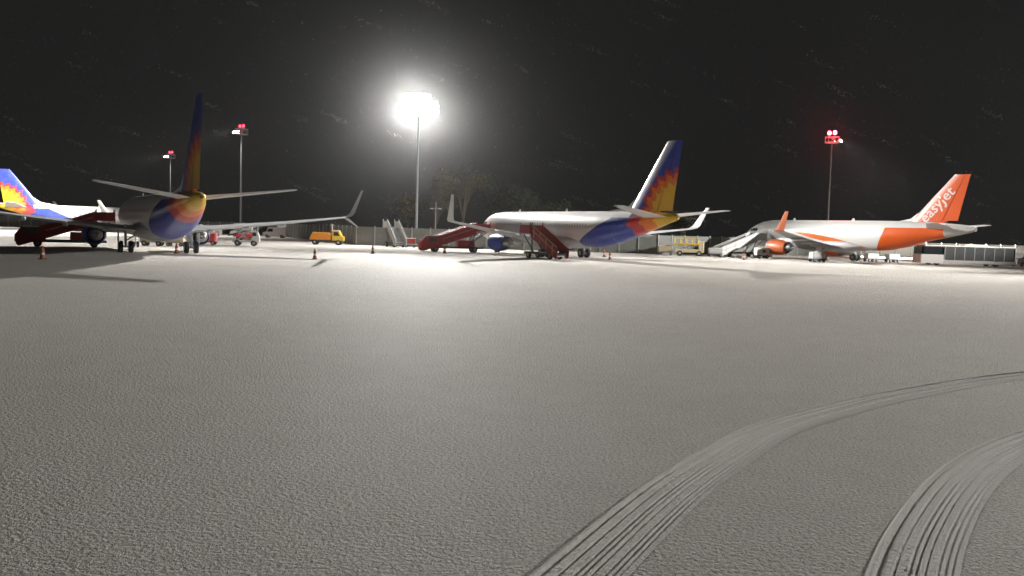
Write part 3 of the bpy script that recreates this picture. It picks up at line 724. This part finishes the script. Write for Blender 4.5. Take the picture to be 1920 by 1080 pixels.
# apron bus (local x to the right, cab at -x)
def bus(label, loc, rz):
    t = thing('apron_bus', label, 'bus', loc, rz)
    L, Wd = 12.6, 2.7; x0 = -L / 2
    b = MB(); b.box((1.5, 0, .52), (L - 3.0, Wd, .44), ch=.05); b.build('lower_body', 'palegrey', t)
    b = MB(); b.prism([(x0, .28), (x0, 1.45), (x0 + 3.0, 1.45), (x0 + 3.0, .28)], 'y', -Wd / 2 - .01, Wd / 2 + .01); b.build('cab_body', 'white', t)
    b = MB(); b.box((.15, 0, 2.62), (L - .5, Wd, .24), ch=.08); rf = b.build('roof', 'white', t)
    b = MB(); b.box((1.2, 0, 2.83), (3.2, 1.6, .2), ch=.06); b.build('roof_unit', 'white', rf)
    n = 7; w = (L - 3.4) / n
    for s in (-1, 1):
        for k in range(n):
            xx = x0 + 3.15 + w * (k + .5)
            b = MB(); b.box((xx, s * (Wd / 2 - .04), 1.62), (w - .12, .05, 1.72)); b.build('window', 'busglass', t)
            b = MB(); b.box((xx - w / 2, s * (Wd / 2 - .035), 1.62), (.1, .09, 1.74)); b.build('pillar', 'greypaint', t)
        b = MB(); b.box((x0 + 1.55, s * (Wd / 2 - .03), 1.98), (2.5, .05, 1.0)); b.build('window', 'glass', t)
    for s in (-1, 1):
        b = MB(); b.box((L / 2 - .06, s * (Wd / 2 - .06), 1.6), (.12, .14, 1.9)); b.build('corner_post', 'white', t)
    b = MB(); b.box((x0 + .1, 0, 1.98), (.06, Wd - .2, 1.02)); b.build('windscreen', 'glass', t)
    b = MB(); b.box((L / 2 - .08, 0, 1.62), (.05, Wd - .3, 1.7)); b.build('rear_window', 'glass', t)
    vehicle_wheels(t, (x0 + 2.15, L / 2 - 2.6), Wd - .26, .48)
    for s in (-.9, .9):
        b = MB(); b.box((x0 - .01, s, .75), (.06, .3, .2)); b.build('headlight', 'palegrey', t)
    return t
bus('white apron bus with long dark windows and a pale cab, below the orange tail', (61.6, 117.2, 0), R(-2))
t = thing('parked_van', 'dark van cut off by the right edge, behind the apron bus', 'van', (72.9, 121.5, 0), R(10))
b = MB(); b.prism([(-2.4, .35), (-2.4, 1.1), (-1.7, 1.25), (-1.2, 1.95), (2.3, 1.95), (2.4, .35)], 'y', -.95, .95); bd = b.build('body', 'greypaint', t)
b = MB(); b.prism([(-1.5, 1.28), (-1.1, 1.8), (-.3, 1.8), (-.3, 1.28)], 'y', -.965, .965); b.build('window', 'glass', t)
vehicle_wheels(t, (-1.5, 1.5), 1.75, .34)
GV = 'white vans parked far off by the fence'
van = thing('parked_van', 'white van parked far off by the fence, leftmost of a row of three', 'van', (-62.5, 176, 0), R(4), GV)
b = MB(); b.prism([(-2.4, .35), (-2.4, 1.1), (-1.7, 1.25), (-1.2, 2.2), (2.3, 2.2), (2.4, .35)], 'y', -.95, .95); b.build('body', 'white', van)
b = MB(); b.prism([(-1.5, 1.28), (-1.1, 1.9), (-.3, 1.9), (-.3, 1.28)], 'y', -.965, .965); b.build('window', 'glass', van)
vehicle_wheels(van, (-1.5, 1.5), 1.75, .34)
dup(van, (-55.8, 177, 0), R(-3), 'white van parked far off by the fence, middle one of a row of three', GV)
dup(van, (-49.3, 177.5, 0), R(2), 'white van parked far off by the fence, nearest the orange and yellow truck', GV)

# double-armed lamp post beyond the fence
t = thing('lamp_post', 'thin double-armed lamp post standing beyond the fence right of the bright mast', 'lamp post', (-12.6, 138, 0))
b = MB(); b.tube((0, 0, 0), (0, 0, 7.2), .09, .06, 8); b.build('pole', 'steel', t)
b = MB(); b.tube((-.75, 0, 6.2), (.75, 0, 6.2), .05, n=6); b.build('arm', 'steel', t)
for s in (-1, 1): b = MB(); b.box((s * .7, 0, 6.12), (.5, .25, .14), ch=.03); b.build('lantern', 'palegrey', t)

# ------------------------------------------------------------------ cones
def cone(label, loc):
    t = thing('traffic_cone', label, 'traffic cone', loc, 0, 'traffic cones set out round the aircraft')
    n = 14
    b = MB(); b.box((0, 0, .03), (.46, .46, .06), ch=.02); b.build('base', 'dark', t)
    ring = lambda r, z: [(r * math.cos(2 * math.pi * i / n), r * math.sin(2 * math.pi * i / n), z) for i in range(n)]
    b = MB(); b.loft([ring(.19, .06), ring(.13, .36), ring(.13, .62), ring(.05, .95), ring(.03, .97)]); b.build('body', 'cone', t, True)
    b = MB(); b.loft([ring(.148, .34), ring(.112, .60)], cap=False); b.build('sleeve', 'conewhite', t, True)
    return t
c0 = cone('traffic cone standing alone on open snow in front of the orange and yellow truck', (-17.65, 76.3, 0))
for x, y, lab in ((-15.6, 95.2, 'traffic cone below the bright floodlight, farther off than the lone cone left of it'),
                  (-8.4, 105, 'traffic cone in front of the foot of the bright red boarding stairs'),
                  (-34.2, 62.2, 'traffic cone in the airliner shadow at the far left'),
                  (-31.6, 80.4, 'traffic cone between the main wheels of the rear-view airliner'),
                  (11.2, 99.0, 'traffic cone just right of the main wheels of the middle airliner, the nearer of two'),
                  (11.6, 109, 'traffic cone just right of the main wheels of the middle airliner, the farther of two'),
                  (31.1, 115.5, 'small traffic cone on the snow before the pale boarding stairs')):
    dup(c0, (x, y, 0), random.uniform(0, 1.5), lab)

# ------------------------------------------------------------------ snowy air
b = MB(); b.box((0, 180, 16), (860, 500, 34)); hz = b.build('haze', 'white'); tag(hz, kind='stuff')
m = bpy.data.materials.new('snowy_air'); m.use_nodes = True; nt = m.node_tree; nt.nodes.clear()
out = nt.nodes.new('ShaderNodeOutputMaterial'); pv = nt.nodes.new('ShaderNodeVolumePrincipled')
pv.inputs['Color'].default_value = (.96, .96, .95, 1); pv.inputs['Density'].default_value = HAZE_D; pv.inputs['Anisotropy'].default_value = HAZE_G
nt.links.new(pv.outputs[0], out.inputs['Volume']); hz.data.materials.clear(); hz.data.materials.append(m)
# ------------------------------------------------------------------ falling snow
rnd = random.Random(11); b = MB()
def flake(p, r):
    o = len(b.v); q = [Vector((rnd.gauss(0, 1), rnd.gauss(0, 1), rnd.gauss(0, 1))).normalized() * r * rnd.uniform(.7, 1.2) for _ in range(4)]
    b.v += [tuple(p + k) for k in q]; b.f += [(o, o + 1, o + 2), (o, o + 2, o + 3), (o, o + 3, o + 1), (o + 1, o + 3, o + 2)]
for k in range(16000):
    y = 60 + 150 * rnd.random(); x = rnd.uniform(-.68, .66) * y; flake(Vector((x, y, rnd.uniform(.2, 31))), rnd.uniform(.012, .028))
wind = Vector((.93, .1, -.34)).normalized()
for k in range(95):                                   # gusts of finer snow strung out along the wind
    y = rnd.uniform(16, 60); x = rnd.uniform(-.66, .66) * y; z = 3.2 + y * rnd.uniform(-.02, .30); c = Vector((x, y, z)); L = y * rnd.uniform(.010, .022)
    for q in range(rnd.randint(25, 60)):
        t = rnd.gauss(0, .5); flake(c + wind * (t * L) + Vector((rnd.gauss(0, 1), rnd.gauss(0, 1), rnd.gauss(0, 1))) * y * .0014, y * rnd.uniform(.00018, .00034))
me = bpy.data.meshes.new('falling_snow'); me.from_pydata(b.v, [], b.f)
m, nt, bs = newmat('snowflake'); bs.inputs['Base Color'].default_value = (.85, .85, .85, 1); bs.inputs['Roughness'].default_value = 1
bs.inputs['Transmission Weight'].default_value = .0
tr = nt.nodes.new('ShaderNodeBsdfTranslucent'); tr.inputs[0].default_value = (.85, .85, .85, 1); mx = nt.nodes.new('ShaderNodeMixShader'); mx.inputs[0].default_value = .5
nt.links.new(bs.outputs[0], mx.inputs[1]); nt.links.new(tr.outputs[0], mx.inputs[2]); nt.links.new(mx.outputs[0], nt.nodes['Material Output'].inputs[0])
me.materials.append(m); fs_ = bpy.data.objects.new('falling_snow', me); COL.objects.link(fs_); tag(fs_, kind='stuff')
